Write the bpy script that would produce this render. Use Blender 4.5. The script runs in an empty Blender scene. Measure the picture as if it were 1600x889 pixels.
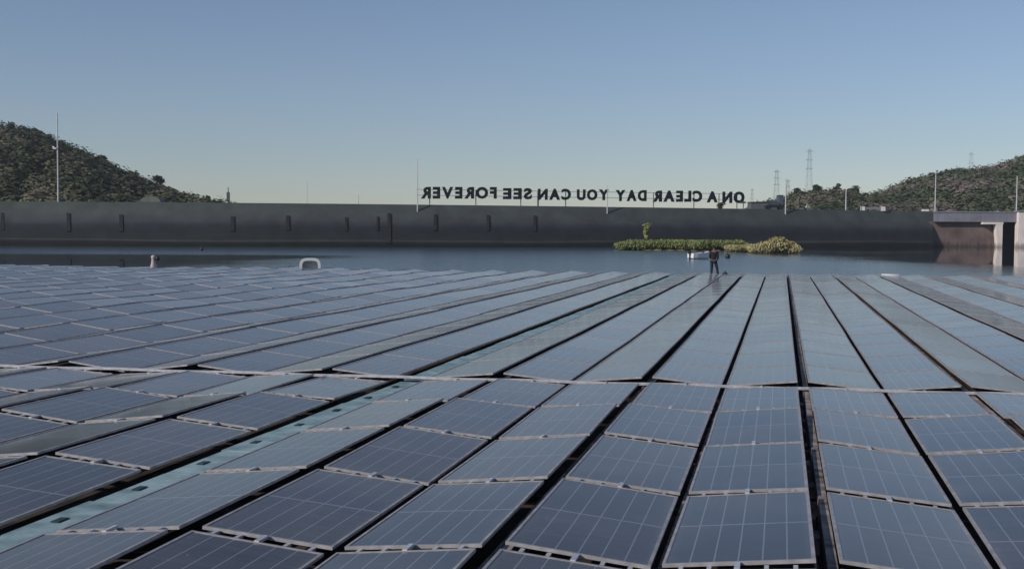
import bpy, bmesh, math, random
import numpy as np
from mathutils import Vector, Matrix
random.seed(7); rng = np.random.default_rng(7)
R = math.radians
sc = bpy.context.scene
col = sc.collection
# ------------------------------------------------------------------ camera
EYE = 2.85; F = 1800.0; PITCH = R(2.63); ROLL = R(0.286)
fw = Vector((0, math.cos(PITCH), -math.sin(PITCH)))
rt0 = Vector((1, 0, 0)); up0 = rt0.cross(fw)
rt = rt0 * math.cos(ROLL) + up0 * math.sin(ROLL)
up = up0 * math.cos(ROLL) - rt0 * math.sin(ROLL)
cam_d = bpy.data.cameras.new('camera'); cam = bpy.data.objects.new('camera', cam_d); col.objects.link(cam)
cam.matrix_world = Matrix(((rt.x, up.x, -fw.x, 0), (rt.y, up.y, -fw.y, 0), (rt.z, up.z, -fw.z, EYE), (0, 0, 0, 1)))
cam_d.sensor_width = 36; cam_d.lens = 36 * F / 1600; cam_d.clip_end = 12000; cam_d.clip_start = 0.1
sc.camera = cam
def ray(px, py):
    return fw * F + rt * (px - 800) + up * (444.5 - py)
def PY(px, py, Y):            # real-world place of a measured bearing at a known distance Y
    d = ray(px, py); t = Y / d.y
    return Vector((d.x * t, Y, EYE + d.z * t))
def PZ(px, py, z=0.0):        # ... or at a known height z
    d = ray(px, py); t = (z - EYE) / d.z
    return Vector((d.x * t, d.y * t, z))
def proj(p):
    v = Vector(p) - Vector((0, 0, EYE)); w = v.dot(fw)
    if w < 0.3: return None
    return (800 + F * v.dot(rt) / w, 444.5 - F * v.dot(up) / w)
# ------------------------------------------------------------------ materials
def new_mat(name):
    m = bpy.data.materials.new(name); m.use_nodes = True
    nt = m.node_tree; b = nt.nodes['Principled BSDF']
    return m, nt, b
def N(nt, t, **kw):
    n = nt.nodes.new(t)
    for k, v in kw.items(): setattr(n, k, v)
    return n
def simple(name, c, rough=0.7, metal=0.0, var=0.25, scale=3.0, bump=0.0, spec=0.5, c2=None):
    m, nt, b = new_mat(name)
    tc = N(nt, 'ShaderNodeTexCoord'); no = N(nt, 'ShaderNodeTexNoise')
    no.inputs['Scale'].default_value = scale; no.inputs['Detail'].default_value = 6
    nt.links.new(tc.outputs['Object'], no.inputs['Vector'])
    r = N(nt, 'ShaderNodeValToRGB')
    a = [max(0, x * (1 - var)) for x in c]; d = list(c2) if c2 else [min(1, x * (1 + var)) for x in c]
    r.color_ramp.elements[0].position = .3; r.color_ramp.elements[1].position = .7
    r.color_ramp.elements[0].color = (*a, 1); r.color_ramp.elements[1].color = (*d, 1)
    nt.links.new(no.outputs['Fac'], r.inputs['Fac']); nt.links.new(r.outputs['Color'], b.inputs['Base Color'])
    b.inputs['Roughness'].default_value = rough; b.inputs['Metallic'].default_value = metal
    b.inputs['Specular IOR Level'].default_value = spec
    if bump:
        bp = N(nt, 'ShaderNodeBump'); bp.inputs['Strength'].default_value = bump; bp.inputs['Distance'].default_value = .05
        nt.links.new(no.outputs['Fac'], bp.inputs['Height']); nt.links.new(bp.outputs['Normal'], b.inputs['Normal'])
    return m
def M_(nt, op, a, b=None, clamp=False):
    n = N(nt, 'ShaderNodeMath', operation=op); n.use_clamp = clamp
    for i, v in enumerate((a, b)):
        if v is None: continue
        if isinstance(v, (int, float)): n.inputs[i].default_value = v
        else: nt.links.new(v, n.inputs[i])
    return n.outputs[0]
MAT = {}
MAT['alu'] = simple('aluminium frame', (.38, .36, .365), rough=.55, metal=.25, var=.25, scale=9)
MAT['clip'] = simple('clamp metal', (.55, .55, .57), rough=.4, metal=.3, var=.2, scale=12)
MAT['rail'] = simple('weathered rail', (.14, .10, .085), rough=.75, var=.5, scale=5, bump=.3, c2=(.46, .40, .38))
MAT['raft'] = simple('black raft membrane', (.018, .016, .016), rough=.8, var=.5, scale=3.5, bump=.5, c2=(.085, .062, .050))
MAT['teal'] = simple('teal walkway plastic', (.17, .28, .285), rough=.5, var=.3, scale=3.6, bump=.2, c2=(.36, .48, .485))
MAT['hole'] = simple('drain recess', (.02, .045, .05), rough=.8, var=.4)
MAT['white'] = simple('white paint', (.72, .72, .70), rough=.45, var=.08)
MAT['pole'] = simple('galvanised pole', (.52, .53, .53), rough=.5, metal=.2, var=.15)
MAT['dark_pole'] = simple('dark post', (.07, .075, .08), rough=.6)
MAT['letter'] = simple('black sign letter', (.012, .014, .018), rough=.6, var=.2)
MAT['signpost'] = simple('sign frame steel', (.13, .14, .15), rough=.6)
MAT['pylon'] = simple('pylon steel', (.28, .31, .33), rough=.6, metal=.2)
MAT['concrete'] = simple('pale concrete', (.21, .21, .245), rough=.85, var=.18, scale=.4)
MAT['beige'] = simple('sunlit render', (.74, .65, .60), rough=.85, var=.1, scale=.5)
MAT['maroon'] = simple('reddish retaining wall', (.13, .09, .085), rough=.9, var=.18, scale=.35, c2=(.19, .135, .125))
MAT['bayshade'] = simple('dark opening', (.02, .021, .02), rough=.9)
MAT['soil'] = simple('dry soil', (.30, .24, .16), rough=.95, var=.3, scale=.3)
MAT['bed'] = simple('lake bed', (.06, .06, .045), rough=.95)
MAT['bark'] = simple('bark', (.09, .075, .06), rough=.95)
MAT['black'] = simple('black rubber', (.014, .016, .02), rough=.5)
MAT['hull'] = simple('white hull', (.80, .80, .79), rough=.3, var=.04)
MAT['redbrown'] = simple('red brown cloth', (.13, .04, .035), rough=.9, scale=8)
MAT['shirt'] = simple('dark maroon shirt', (.016, .008, .010), rough=.9, scale=8)
MAT['jeans'] = simple('navy trousers', (.012, .016, .028), rough=.9, scale=8)
MAT['skin'] = simple('skin', (.16, .09, .065), rough=.7, var=.08)
MAT['hair'] = simple('hair', (.012, .01, .009), rough=.7)
MAT['wood'] = simple('pale wood', (.5, .42, .34), rough=.8)
MAT['shed'] = simple('grey shed wall', (.10, .115, .115), rough=.9, scale=.8)
MAT['bluebox'] = simple('blue grey cladding', (.07, .09, .12), rough=.7)
MAT['dome'] = simple('pale green sheet roof', (.13, .145, .115), rough=.8, scale=.5)
MAT['road'] = simple('crest asphalt', (.05, .05, .052), rough=.95)
MAT['arch'] = simple('white moulded plastic', (.62, .66, .67), rough=.5, var=.08)
def wet(m):
    nt = m.node_tree; b = nt.nodes['Principled BSDF']; src = b.inputs['Base Color'].links[0].from_socket
    g = N(nt, 'ShaderNodeNewGeometry'); sp_ = N(nt, 'ShaderNodeSeparateXYZ'); nt.links.new(g.outputs['Position'], sp_.inputs[0])
    no = N(nt, 'ShaderNodeTexNoise'); no.inputs['Scale'].default_value = 1.5; no.inputs['Detail'].default_value = 6
    mp = N(nt, 'ShaderNodeMapping'); mp.inputs['Scale'].default_value = (1, 1, .12); nt.links.new(g.outputs['Position'], mp.inputs[0]); nt.links.new(mp.outputs[0], no.inputs['Vector'])
    z = M_(nt, 'ADD', sp_.outputs['Z'], M_(nt, 'MULTIPLY', M_(nt, 'SUBTRACT', no.outputs['Fac'], .5), 2.2))
    f = N(nt, 'ShaderNodeMapRange'); nt.links.new(z, f.inputs[0]); f.inputs[1].default_value = .1; f.inputs[2].default_value = 1.1; f.inputs[3].default_value = .42; f.inputs[4].default_value = 1.0
    st = M_(nt, 'MULTIPLY', f.outputs[0], M_(nt, 'ADD', M_(nt, 'MULTIPLY', no.outputs['Fac'], .5), .75))
    cb = N(nt, 'ShaderNodeCombineColor')
    for i in range(3): nt.links.new(st, cb.inputs[i])
    mx = N(nt, 'ShaderNodeMix', data_type='RGBA', blend_type='MULTIPLY'); mx.inputs[0].default_value = 1
    nt.links.new(src, mx.inputs[6]); nt.links.new(cb.outputs[0], mx.inputs[7]); nt.links.new(mx.outputs[2], b.inputs['Base Color'])
wet(MAT['maroon']); wet(MAT['beige']); wet(MAT['concrete'])
# dam face: asphalt with level stains
def dam_mat():
    m, nt, b = new_mat('dam asphalt facing')
    g = N(nt, 'ShaderNodeNewGeometry'); s = N(nt, 'ShaderNodeSeparateXYZ'); nt.links.new(g.outputs['Position'], s.inputs[0])
    no = N(nt, 'ShaderNodeTexNoise'); no.inputs['Scale'].default_value = .12; no.inputs['Detail'].default_value = 8
    mp = N(nt, 'ShaderNodeMapping'); mp.inputs['Scale'].default_value = (.25, .25, 9)
    nt.links.new(g.outputs['Position'], mp.inputs[0]); nt.links.new(mp.outputs[0], no.inputs['Vector'])
    z = M_(nt, 'ADD', s.outputs['Z'], M_(nt, 'MULTIPLY', M_(nt, 'SUBTRACT', no.outputs['Fac'], .5), .9))
    r = N(nt, 'ShaderNodeValToRGB'); zz = M_(nt, 'DIVIDE', z, 8.0); nt.links.new(zz, r.inputs['Fac'])
    els = [(p_, tuple(v_ * k_ for v_, k_ in zip(c_, (1.30, 1.40, 1.28)))) for p_, c_ in [(0, (.006, .007, .007)), (.07, (.008, .009, .010)), (.11, (.016, .017, .019)), (.135, (.040, .042, .046)), (.16, (.018, .020, .023)),
           (.34, (.017, .019, .024)), (.46, (.022, .024, .031)), (.58, (.046, .048, .056)), (.72, (.056, .058, .064)), (.95, (.052, .058, .060)), (1, (.05, .056, .056))]]
    while len(r.color_ramp.elements) < len(els): r.color_ramp.elements.new(.5)
    for e, (p, c) in zip(r.color_ramp.elements, els): e.position = p; e.color = (*c, 1)
    n2 = N(nt, 'ShaderNodeTexNoise'); n2.inputs['Scale'].default_value = .35; n2.inputs['Detail'].default_value = 5
    nt.links.new(g.outputs['Position'], n2.inputs['Vector'])
    mx = N(nt, 'ShaderNodeMix', data_type='RGBA', blend_type='MULTIPLY'); mx.inputs[0].default_value = 1
    f = M_(nt, 'ADD', M_(nt, 'MULTIPLY', n2.outputs['Fac'], .9), .55)
    cb = N(nt, 'ShaderNodeCombineColor')
    for i in range(3): nt.links.new(f, cb.inputs[i])
    nt.links.new(r.outputs['Color'], mx.inputs[6]); nt.links.new(cb.outputs[0], mx.inputs[7])
    nt.links.new(mx.outputs[2], b.inputs['Base Color']); b.inputs['Roughness'].default_value = .9
    b.inputs['Specular IOR Level'].default_value = .25
    return m
MAT['dam'] = dam_mat()
MAT['slot'] = simple('dark drain channel', (.013, .014, .016), rough=.8, var=.3)  # even dark colour for the dam channel slabs and the gate ribs
# panels
def cell_mat():
    m, nt, b = new_mat('solar cells under dusty glass')
    uv = N(nt, 'ShaderNodeUVMap'); s = N(nt, 'ShaderNodeSeparateXYZ'); nt.links.new(uv.outputs[0], s.inputs[0])
    def line(v, n, w):          # 1 on lines of an n-fold grid, half-width w of a cell
        t = M_(nt, 'FRACT', M_(nt, 'MULTIPLY', v, n)); t = M_(nt, 'ABSOLUTE', M_(nt, 'SUBTRACT', t, .5))
        return M_(nt, 'GREATER_THAN', t, .5 - w)
    vx = line(s.outputs['X'], 6, .032)
    hy = M_(nt, 'LESS_THAN', M_(nt, 'ABSOLUTE', M_(nt, 'SUBTRACT', s.outputs['Y'], .5)), .006)
    fine = M_(nt, 'MULTIPLY', line(s.outputs['Y'], 24, .045), .07)
    ln = M_(nt, 'MAXIMUM', M_(nt, 'MAXIMUM', M_(nt, 'MULTIPLY', vx, .8), M_(nt, 'MULTIPLY', hy, .8)), fine)
    g = N(nt, 'ShaderNodeNewGeometry')
    no = N(nt, 'ShaderNodeTexNoise'); no.inputs['Scale'].default_value = .9; no.inputs['Detail'].default_value = 8
    nt.links.new(g.outputs['Position'], no.inputs['Vector'])
    n2 = N(nt, 'ShaderNodeTexNoise'); n2.inputs['Scale'].default_value = .22; n2.inputs['Detail'].default_value = 3
    nt.links.new(g.outputs['Position'], n2.inputs['Vector'])
    oi = N(nt, 'ShaderNodeAttribute'); oi.attribute_name = 'tone'
    cr = N(nt, 'ShaderNodeValToRGB')
    cr.color_ramp.elements[0].color = (.016, .017, .032, 1); cr.color_ramp.elements[1].color = (.016, .028, .038, 1)
    cr.color_ramp.elements[0].position = .35; cr.color_ramp.elements[1].position = .65
    nt.links.new(n2.outputs['Fac'], cr.inputs['Fac'])
    mx = N(nt, 'ShaderNodeMix', data_type='RGBA'); nt.links.new(M_(nt, 'MULTIPLY', ln, .62), mx.inputs[0])
    nt.links.new(cr.outputs[0], mx.inputs[6]); mx.inputs[7].default_value = (.30, .35, .40, 1)
    du = N(nt, 'ShaderNodeMix', data_type='RGBA')
    ob = N(nt, 'ShaderNodeObjectInfo')
    st = N(nt, 'ShaderNodeTexNoise'); st.inputs['Scale'].default_value = 1.0; st.inputs['Detail'].default_value = 6
    mp = N(nt, 'ShaderNodeMapping'); mp.inputs['Scale'].default_value = (2.2, 26, 1); nt.links.new(uv.outputs[0], mp.inputs[0])
    cb = N(nt, 'ShaderNodeCombineXYZ'); nt.links.new(M_(nt, 'MULTIPLY', ob.outputs['Random'], 40.0), cb.inputs[2]); nt.links.new(cb.outputs[0], mp.inputs['Location']); nt.links.new(mp.outputs[0], st.inputs['Vector'])
    dn = M_(nt, 'ADD', M_(nt, 'MULTIPLY', M_(nt, 'SUBTRACT', no.outputs['Fac'], .42), .5, clamp=True), M_(nt, 'MULTIPLY', M_(nt, 'SUBTRACT', st.outputs['Fac'], .5), .28, clamp=True))
    dn = M_(nt, 'ADD', dn, M_(nt, 'MULTIPLY', M_(nt, 'POWER', ob.outputs['Random'], 2.0), .10))
    vo = N(nt, 'ShaderNodeTexVoronoi'); vo.inputs['Scale'].default_value = 2.6; nt.links.new(g.outputs['Position'], vo.inputs['Vector'])
    vs = N(nt, 'ShaderNodeSeparateColor'); nt.links.new(vo.outputs['Color'], vs.inputs[0])
    sz = M_(nt, 'MULTIPLY', M_(nt, 'SUBTRACT', vs.outputs[0], .82, clamp=True), .22)
    drop = M_(nt, 'LESS_THAN', M_(nt, 'ADD', vo.outputs['Distance'], M_(nt, 'MULTIPLY', no.outputs['Fac'], .02)), M_(nt, 'ADD', sz, .0))
    dn = M_(nt, 'ADD', M_(nt, 'ADD', dn, M_(nt, 'MULTIPLY', drop, .75)), .018)
    # dust settles along the panel's lower frame edges
    ed = M_(nt, 'ABSOLUTE', M_(nt, 'SUBTRACT', s.outputs['X'], .5)); ed = M_(nt, 'MULTIPLY', M_(nt, 'SUBTRACT', ed, .44, clamp=True), 1.6)
    dn = M_(nt, 'ADD', dn, ed, clamp=True)
    nt.links.new(dn, du.inputs[0]); nt.links.new(mx.outputs[2], du.inputs[6]); du.inputs[7].default_value = (.30, .255, .225, 1)
    nt.links.new(du.outputs[2], b.inputs['Base Color'])
    ro = M_(nt, 'ADD', M_(nt, 'MULTIPLY', no.outputs['Fac'], .12), .075); nt.links.new(ro, b.inputs['Roughness'])
    b.inputs['IOR'].default_value = 1.35
    b.inputs['Sheen Weight'].default_value = .13; b.inputs['Sheen Roughness'].default_value = .35; b.inputs['Sheen Tint'].default_value = (.9, .88, .86, 1)
    return m
MAT['cells'] = cell_mat()
# water
def water_mat():
    m, nt, b = new_mat('reservoir water')
    g = N(nt, 'ShaderNodeNewGeometry'); s = N(nt, 'ShaderNodeSeparateXYZ'); nt.links.new(g.outputs['Position'], s.inputs[0])
    b.inputs['Base Color'].default_value = (.030, .052, .072, 1); b.inputs['IOR'].default_value = 1.33
    b.inputs['Specular IOR Level'].default_value = .5
    big = N(nt, 'ShaderNodeTexNoise'); big.inputs['Scale'].default_value = .018; big.inputs['Detail'].default_value = 4
    nt.links.new(g.outputs['Position'], big.inputs['Vector'])
    nb = M_(nt, 'MULTIPLY', M_(nt, 'SUBTRACT', big.outputs['Fac'], .5), 46)
    X = M_(nt, 'ADD', s.outputs['X'], nb); Y = M_(nt, 'ADD', s.outputs['Y'], M_(nt, 'MULTIPLY', nb, .35))
    def ss(v, a, c):
        n = N(nt, 'ShaderNodeMapRange', interpolation_type='SMOOTHSTEP'); nt.links.new(v, n.inputs[0])
        n.inputs[1].default_value = a; n.inputs[2].default_value = c; return n.outputs[0]
    right_calm = ss(X, 22, 46)                                  # sheltered water by the spillway
    left_calm = M_(nt, 'MULTIPLY', M_(nt, 'SUBTRACT', 1.0, ss(X, -34, -14)), M_(nt, 'SUBTRACT', 1.0, ss(Y, 124, 140)))
    calm = M_(nt, 'MAXIMUM', right_calm, left_calm)
    ruf = M_(nt, 'SUBTRACT', 1.0, calm, clamp=True)
    n1 = N(nt, 'ShaderNodeTexNoise'); n1.inputs['Scale'].default_value = 1.3; n1.inputs['Detail'].default_value = 5
    nt.links.new(g.outputs['Position'], n1.inputs['Vector'])
    bp = N(nt, 'ShaderNodeBump'); bp.inputs['Distance'].default_value = .10
    nt.links.new(M_(nt, 'ADD', M_(nt, 'MULTIPLY', ruf, .8), .012), bp.inputs['Strength'])
    nt.links.new(n1.outputs['Fac'], bp.inputs['Height']); nt.links.new(bp.outputs['Normal'], b.inputs['Normal'])
    nt.links.new(M_(nt, 'ADD', M_(nt, 'MULTIPLY', ruf, .16), .008), b.inputs['Roughness'])
    return m
MAT['water'] = water_mat()
def leaf_mat(name, cols):
    m, nt, b = new_mat(name)
    a = N(nt, 'ShaderNodeAttribute'); a.attribute_name = 'tone'
    r = N(nt, 'ShaderNodeValToRGB'); nt.links.new(a.outputs['Fac'], r.inputs['Fac'])
    while len(r.color_ramp.elements) < len(cols): r.color_ramp.elements.new(.5)
    for i, c in enumerate(cols):
        e = r.color_ramp.elements[i]; e.position = i / (len(cols) - 1); e.color = (*c, 1)
    nt.links.new(r.outputs[0], b.inputs['Base Color']); b.inputs['Roughness'].default_value = .9
    b.inputs['Specular IOR Level'].default_value = .15
    return m
MAT['scrub_l'] = leaf_mat('dry and green scrub', [(.038, .046, .030), (.078, .088, .050), (.14, .13, .085), (.20, .165, .125)])
MAT['scrub_r'] = leaf_mat('brown and green scrub', [(.045, .060, .036), (.085, .105, .055), (.165, .14, .112), (.24, .185, .165)])
MAT['tree'] = leaf_mat('dark tree leaves', [(.026, .038, .024), (.04, .055, .030), (.06, .075, .04)])
MAT['reed'] = leaf_mat('green reeds', [(.075, .095, .032), (.17, .20, .07), (.31, .33, .16)])
MAT['drygrass'] = leaf_mat('straw grass', [(.26, .21, .10), (.38, .33, .16), (.46, .42, .24)])
MAT['hill_l'] = simple('hill earth', (.075, .07, .048), rough=.95, var=.5, scale=.05, c2=(.14, .115, .085))
MAT['hill_r'] = simple('hill earth brown', (.11, .09, .068), rough=.95, var=.45, scale=.03, c2=(.17, .135, .11))
# ------------------------------------------------------------------ mesh builder
class MB:
    def __init__(s): s.v = []; s.f = []
    def quad(s, a, b, c, d):
        n = len(s.v); s.v += [tuple(a), tuple(b), tuple(c), tuple(d)]; s.f.append((n, n + 1, n + 2, n + 3)); return s
    def hexa(s, p):              # p: 8 points, bottom four ccw then top four
        n = len(s.v); s.v += [tuple(q) for q in p]
        for f in ((3, 2, 1, 0), (4, 5, 6, 7), (0, 1, 5, 4), (1, 2, 6, 5), (2, 3, 7, 6), (3, 0, 4, 7)): s.f.append(tuple(n + i for i in f))
        return s
    def box(s, x0, x1, y0, y1, z0, z1):
        return s.hexa([(x0, y0, z0), (x1, y0, z0), (x1, y1, z0), (x0, y1, z0), (x0, y0, z1), (x1, y0, z1), (x1, y1, z1), (x0, y1, z1)])
    def tube(s, pts, rad, k=8, cap=True):
        pts = [Vector(p) for p in pts]
        if isinstance(rad, (int, float)): rad = [rad] * len(pts)
        base = len(s.v)
        for i, p in enumerate(pts):
            t = (pts[min(i + 1, len(pts) - 1)] - pts[max(i - 1, 0)]).normalized()
            a = t.cross(Vector((0, 1, 0)) if abs(t.y) < .9 else Vector((1, 0, 0))).normalized(); b = t.cross(a)
            for j in range(k):
                w = 2 * math.pi * j / k; s.v.append(tuple(p + (a * math.cos(w) + b * math.sin(w)) * rad[i]))
        for i in range(len(pts) - 1):
            for j in range(k):
                j2 = (j + 1) % k; s.f.append((base + i * k + j, base + i * k + j2, base + (i + 1) * k + j2, base + (i + 1) * k + j))
        if cap:
            s.f.append(tuple(base + j for j in range(k))[::-1]); s.f.append(tuple(base + (len(pts) - 1) * k + j for j in range(k)))
        return s
    def lathe(s, c, prof, k=14):
        c = Vector(c); base = len(s.v)
        for (r, z) in prof:
            for j in range(k):
                w = 2 * math.pi * j / k; s.v.append((c.x + r * math.cos(w), c.y + r * math.sin(w), c.z + z))
        for i in range(len(prof) - 1):
            for j in range(k):
                j2 = (j + 1) % k; s.f.append((base + i * k + j, base + i * k + j2, base + (i + 1) * k + j2, base + (i + 1) * k + j))
        s.f.append(tuple(base + j for j in range(k))[::-1]); s.f.append(tuple(base + (len(prof) - 1) * k + j for j in range(k)))
        return s
    def build(s, name, mat, parent=None, smooth=False):
        me = bpy.data.meshes.new(name); me.from_pydata(s.v, [], s.f); me.update(); me.validate()
        bm = bmesh.new(); bm.from_mesh(me); bmesh.ops.recalc_face_normals(bm, faces=bm.faces); bm.to_mesh(me); bm.free()
        if mat: me.materials.append(mat)
        if smooth:
            for p in me.polygons: p.use_smooth = True
        o = bpy.data.objects.new(name, me); col.objects.link(o); o.parent = parent
        return o
def tag(o, label=None, cat=None, group=None, kind=None):
    if label: o['label'] = label
    if cat: o['category'] = cat
    if group: o['group'] = group
    if kind: o['kind'] = kind
    return o
def empty(name, loc, rz=0.0, label=None, cat=None, group=None):
    o = bpy.data.objects.new(name, None); col.objects.link(o); o.location = loc; o.rotation_euler = (0, 0, rz); o.empty_display_size = .3
    return tag(o, label, cat, group)
def leaf_cloud(name, mat, cen, rad, nper, size, parent=None, tone_c=None, tone_v=.12, vert=False):
    """many small leaf clumps filling ellipsoids; cen (n,3), rad (n,3)"""
    cen = np.asarray(cen, float); rad = np.asarray(rad, float); n = len(cen)
    tone_c = np.asarray(tone_c if tone_c is not None else rng.random(n), float)
    idx = np.repeat(np.arange(n), nper); m = len(idx)
    d = rng.normal(size=(m, 3)); d /= np.linalg.norm(d, axis=1)[:, None]
    r = rng.random(m) ** (.45 if vert else .25)
    lump = 1 + .28 * np.sin(d[:, 0] * 5 + idx) * np.cos(d[:, 1] * 4 + d[:, 2] * 5 + idx * 1.7)
    p = cen[idx] + d * (r * lump)[:, None] * rad[idx]
    nr = rng.normal(size=(m, 3)) * (1.0 if vert else .22) + (0 if vert else d)
    if vert: nr[:, 2] *= .15
    else: nr[:, 2] += .25
    nr /= np.linalg.norm(nr, axis=1)[:, None]
    a = np.cross(nr, np.array([.3, .2, 1.])); a /= np.linalg.norm(a, axis=1)[:, None]; b = np.cross(nr, a)
    sz = (size * (.55 + .9 * rng.random(m)))[:, None]; k = 2.2 if vert else .7
    aa, bb = (a, b)
    v = np.stack([p - aa * sz * .5 - bb * sz * .35 * k, p + aa * sz * .45 - bb * sz * .45 * k, p + aa * sz * .55 + bb * sz * .4 * k, p - aa * sz * .4 + bb * sz * .5 * k], 1).reshape(-1, 3)
    me = bpy.data.meshes.new(name); me.vertices.add(len(v)); me.vertices.foreach_set('co', v.ravel().astype(np.float32))
    me.loops.add(4 * m); me.loops.foreach_set('vertex_index', np.arange(4 * m, dtype=np.int32))
    me.polygons.add(m); me.polygons.foreach_set('loop_start', np.arange(0, 4 * m, 4, dtype=np.int32)); me.polygons.foreach_set('loop_total', np.full(m, 4, np.int32))
    me.update(calc_edges=True)
    at = me.attributes.new('tone', 'FLOAT', 'FACE'); t = np.clip(tone_c[idx] + rng.normal(size=m) * tone_v, 0, 1); at.data.foreach_set('value', t.astype(np.float32))
    me.materials.append(mat); o = bpy.data.objects.new(name, me); col.objects.link(o); o.parent = parent
    return o
# ------------------------------------------------------------------ dam axis
def dam_base(px):  # upstream toe at the waterline, a gentle curve
    t = px / 1457.0
    Y = 197 + 50 * t - 13 * math.sin(max(0, min(1, t)) * math.pi)
    if px < 0: Y = 197 + 50 * t * .6
    return Vector(((px - 800) / F * Y, Y, 0))
RUN = 6.0; HD = 7.7
DX = 1457
def damP(px, h, back=0.0):   # a point on the dam face at height h (or behind the crest by back)
    b = dam_base(px); n = Vector((b.x, b.y, 0)).normalized()
    k = min(h / HD, 1.0) * RUN + back
    return Vector((b.x + n.x * k, b.y + n.y * k, h))
# ------------------------------------------------------------------ ground, water
o = MB().quad((-6000, -2500, -4), (6000, -2500, -4), (6000, 9000, -4), (-6000, 9000, -4)).build('ground', MAT['bed']); tag(o, kind='structure')
o = MB().quad((-900, -900, 0), (900, -900, 0), (900, 262, 0), (-900, 262, 0)).build('water', MAT['water']); tag(o, kind='structure')
o = MB().quad((-6000, 270, 4.5), (6000, 270, 4.5), (6000, 9000, 4.5), (-6000, 9000, 4.5)).build('terrain', MAT['hill_r']); tag(o, kind='structure')
# ------------------------------------------------------------------ dam
dam = empty('dam_wall', dam_base(700), label='long dark sloping dam face stretching across the water behind the panels', cat='dam')
def dam_part(name, rows, mat, smooth=False):
    pxs = list(range(-700, 1457, 40)) + [1457]; mb = MB(); nr = len(rows)
    for i, px in enumerate(pxs):
        for (h, bk) in rows: q = damP(px, h, bk); mb.v.append((q.x, q.y, h))
    for i in range(len(pxs) - 1):
        for j in range(nr - 1): mb.f.append((i * nr + j, (i + 1) * nr + j, (i + 1) * nr + j + 1, i * nr + j + 1))
    mb.f.append(tuple((len(pxs) - 1) * nr + j for j in range(nr)))
    o = mb.build(name, mat); o.parent = dam; o.matrix_parent_inverse = Matrix.Translation(-dam.location); return o
dam_part('face', [(-4, -3.4), (-1, -1.2), (0, 0), (1, 0), (2.5, 0), (4, 0), (5.5, 0), (6.8, 0), (7.7, 0), (7.7, .25), (-4, RUN + .25 + 4 / HD * RUN)], MAT['dam'])
dam_part('crest_road', [(7.2, .26), (7.62, .26), (7.62, 7), (4.0, 12), (-4, 12)], MAT['road'])
for px, wd, h0, h1 in ((5, .6, 2.6, 5.6), (108, .7, 2.4, 5.6), (190, .75, 2.5, 5.4), (364, .75, 2.6, 5.2), (450, .7, 2.8, 5.4), (541, .5, 2.7, 5.2), (590, .35, 2.8, 5.4), (608, .7, .6, 6.0), (680, .65, 2.9, 5.9), (762, .65, 2.9, 5.8), (835, .65, 2.9, 5.8)):
    px2 = px; a, b = damP(px2, h0), damP(px2, h1); t = Vector((1, .22, 0)).normalized() * wd * .42
    n = Vector((0, -.16, .08))
    mb = MB(); mb.hexa([a - t, a + t, b + t, b - t, a - t + n, a + t + n, b + t + n, b - t + n])
    o = mb.build('drain_channel', MAT['slot']); o.parent = dam; o.matrix_parent_inverse = Matrix.Translation(-dam.location)
# ------------------------------------------------------------------ spillway group to the right
Yw = dam_base(1457).y + 3.4
def bx(mb, px0, px1, py0, py1, Y0, Y1):
    a = PY(px0, py1, Y0); b = PY(px1, py0, Y0); return mb.box(a.x, b.x, Y0, Y1, a.z, b.z)
w = MB(); a = PY(1452, 360, Yw); b = PY(1560, 347, Yw); w.box(a.x, b.x, Yw, Yw + 2.5, -3, b.z + .05)
o = w.build('retaining_wall', MAT['maroon']); tag(o, 'reddish brown wall under the pale bridge, dark triangular shadow at its left', 'wall')
br = empty('spillway_bridge', PY(1525, 340, Yw - 1), label='pale grey bridge deck running right from the dam end above the red wall', cat='bridge')
def under(o, root): o.parent = root; o.matrix_parent_inverse = Matrix.Translation(-Vector(root.location)) if root.rotation_euler[2] == 0 else root.matrix_world.inverted(); return o
a = PY(1458, 346.5, Yw - 1); b = PY(1800, 334, Yw - 1)
q_ = a.x * (Yw + 7) / (Yw - 1)
under(MB().hexa([(a.x, Yw - 1.2, a.z), (b.x, Yw - 1.2, a.z), (b.x + 2, Yw + 7, a.z), (q_, Yw + 7, a.z), (a.x, Yw - 1.2, b.z), (b.x, Yw - 1.2, b.z), (b.x + 2, Yw + 7, b.z), (q_, Yw + 7, b.z)]).build('deck', MAT['concrete']), br)
under(MB().box(a.x, b.x, Yw - 1.32, Yw - .95, b.z + .003, b.z + .28).build('parapet', MAT['concrete']), br)
a = PY(1535, 350.5, Yw - 1.6); b = PY(1567, 347.2, Yw - 1.6)
mb = MB(); mb.box(a.x, b.x, Yw - 1.9, Yw - .3, a.z, b.z - .02)
under(mb.build('crossbeam', MAT['beige']), br)
a = PY(1559, 380, Yw - 1.6); b2 = PY(1566, 350, Yw - 1.6); c = PY(1555.5, 350, Yw - 1.6)
mb = MB(); zt = PY(1560, 350.7, Yw - 1.6).z
mb.hexa([(a.x + .1, Yw - 1.88, -3), (b2.x, Yw - 1.88, -3), (b2.x, Yw - .4, -3), (a.x + .1, Yw - .4, -3), (c.x, Yw - 1.88, zt), (b2.x, Yw - 1.88, zt), (b2.x, Yw - .4, zt), (c.x, Yw - .4, zt)])
under(mb.build('pier', MAT['beige']), br)
a = PY(1590, 385, Yw - 2); b = PY(1640, 331.5, Yw - 2)
gh = empty('gatehouse', ((a.x + b.x) / 2, Yw + 1, 0), label='sunlit beige gatehouse block at the right end of the bridge', cat='building')
under(MB().box(a.x, b.x + 6, Yw - 2.2, Yw - .4, -3, b.z).build('wall', MAT['beige']), gh)
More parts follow.
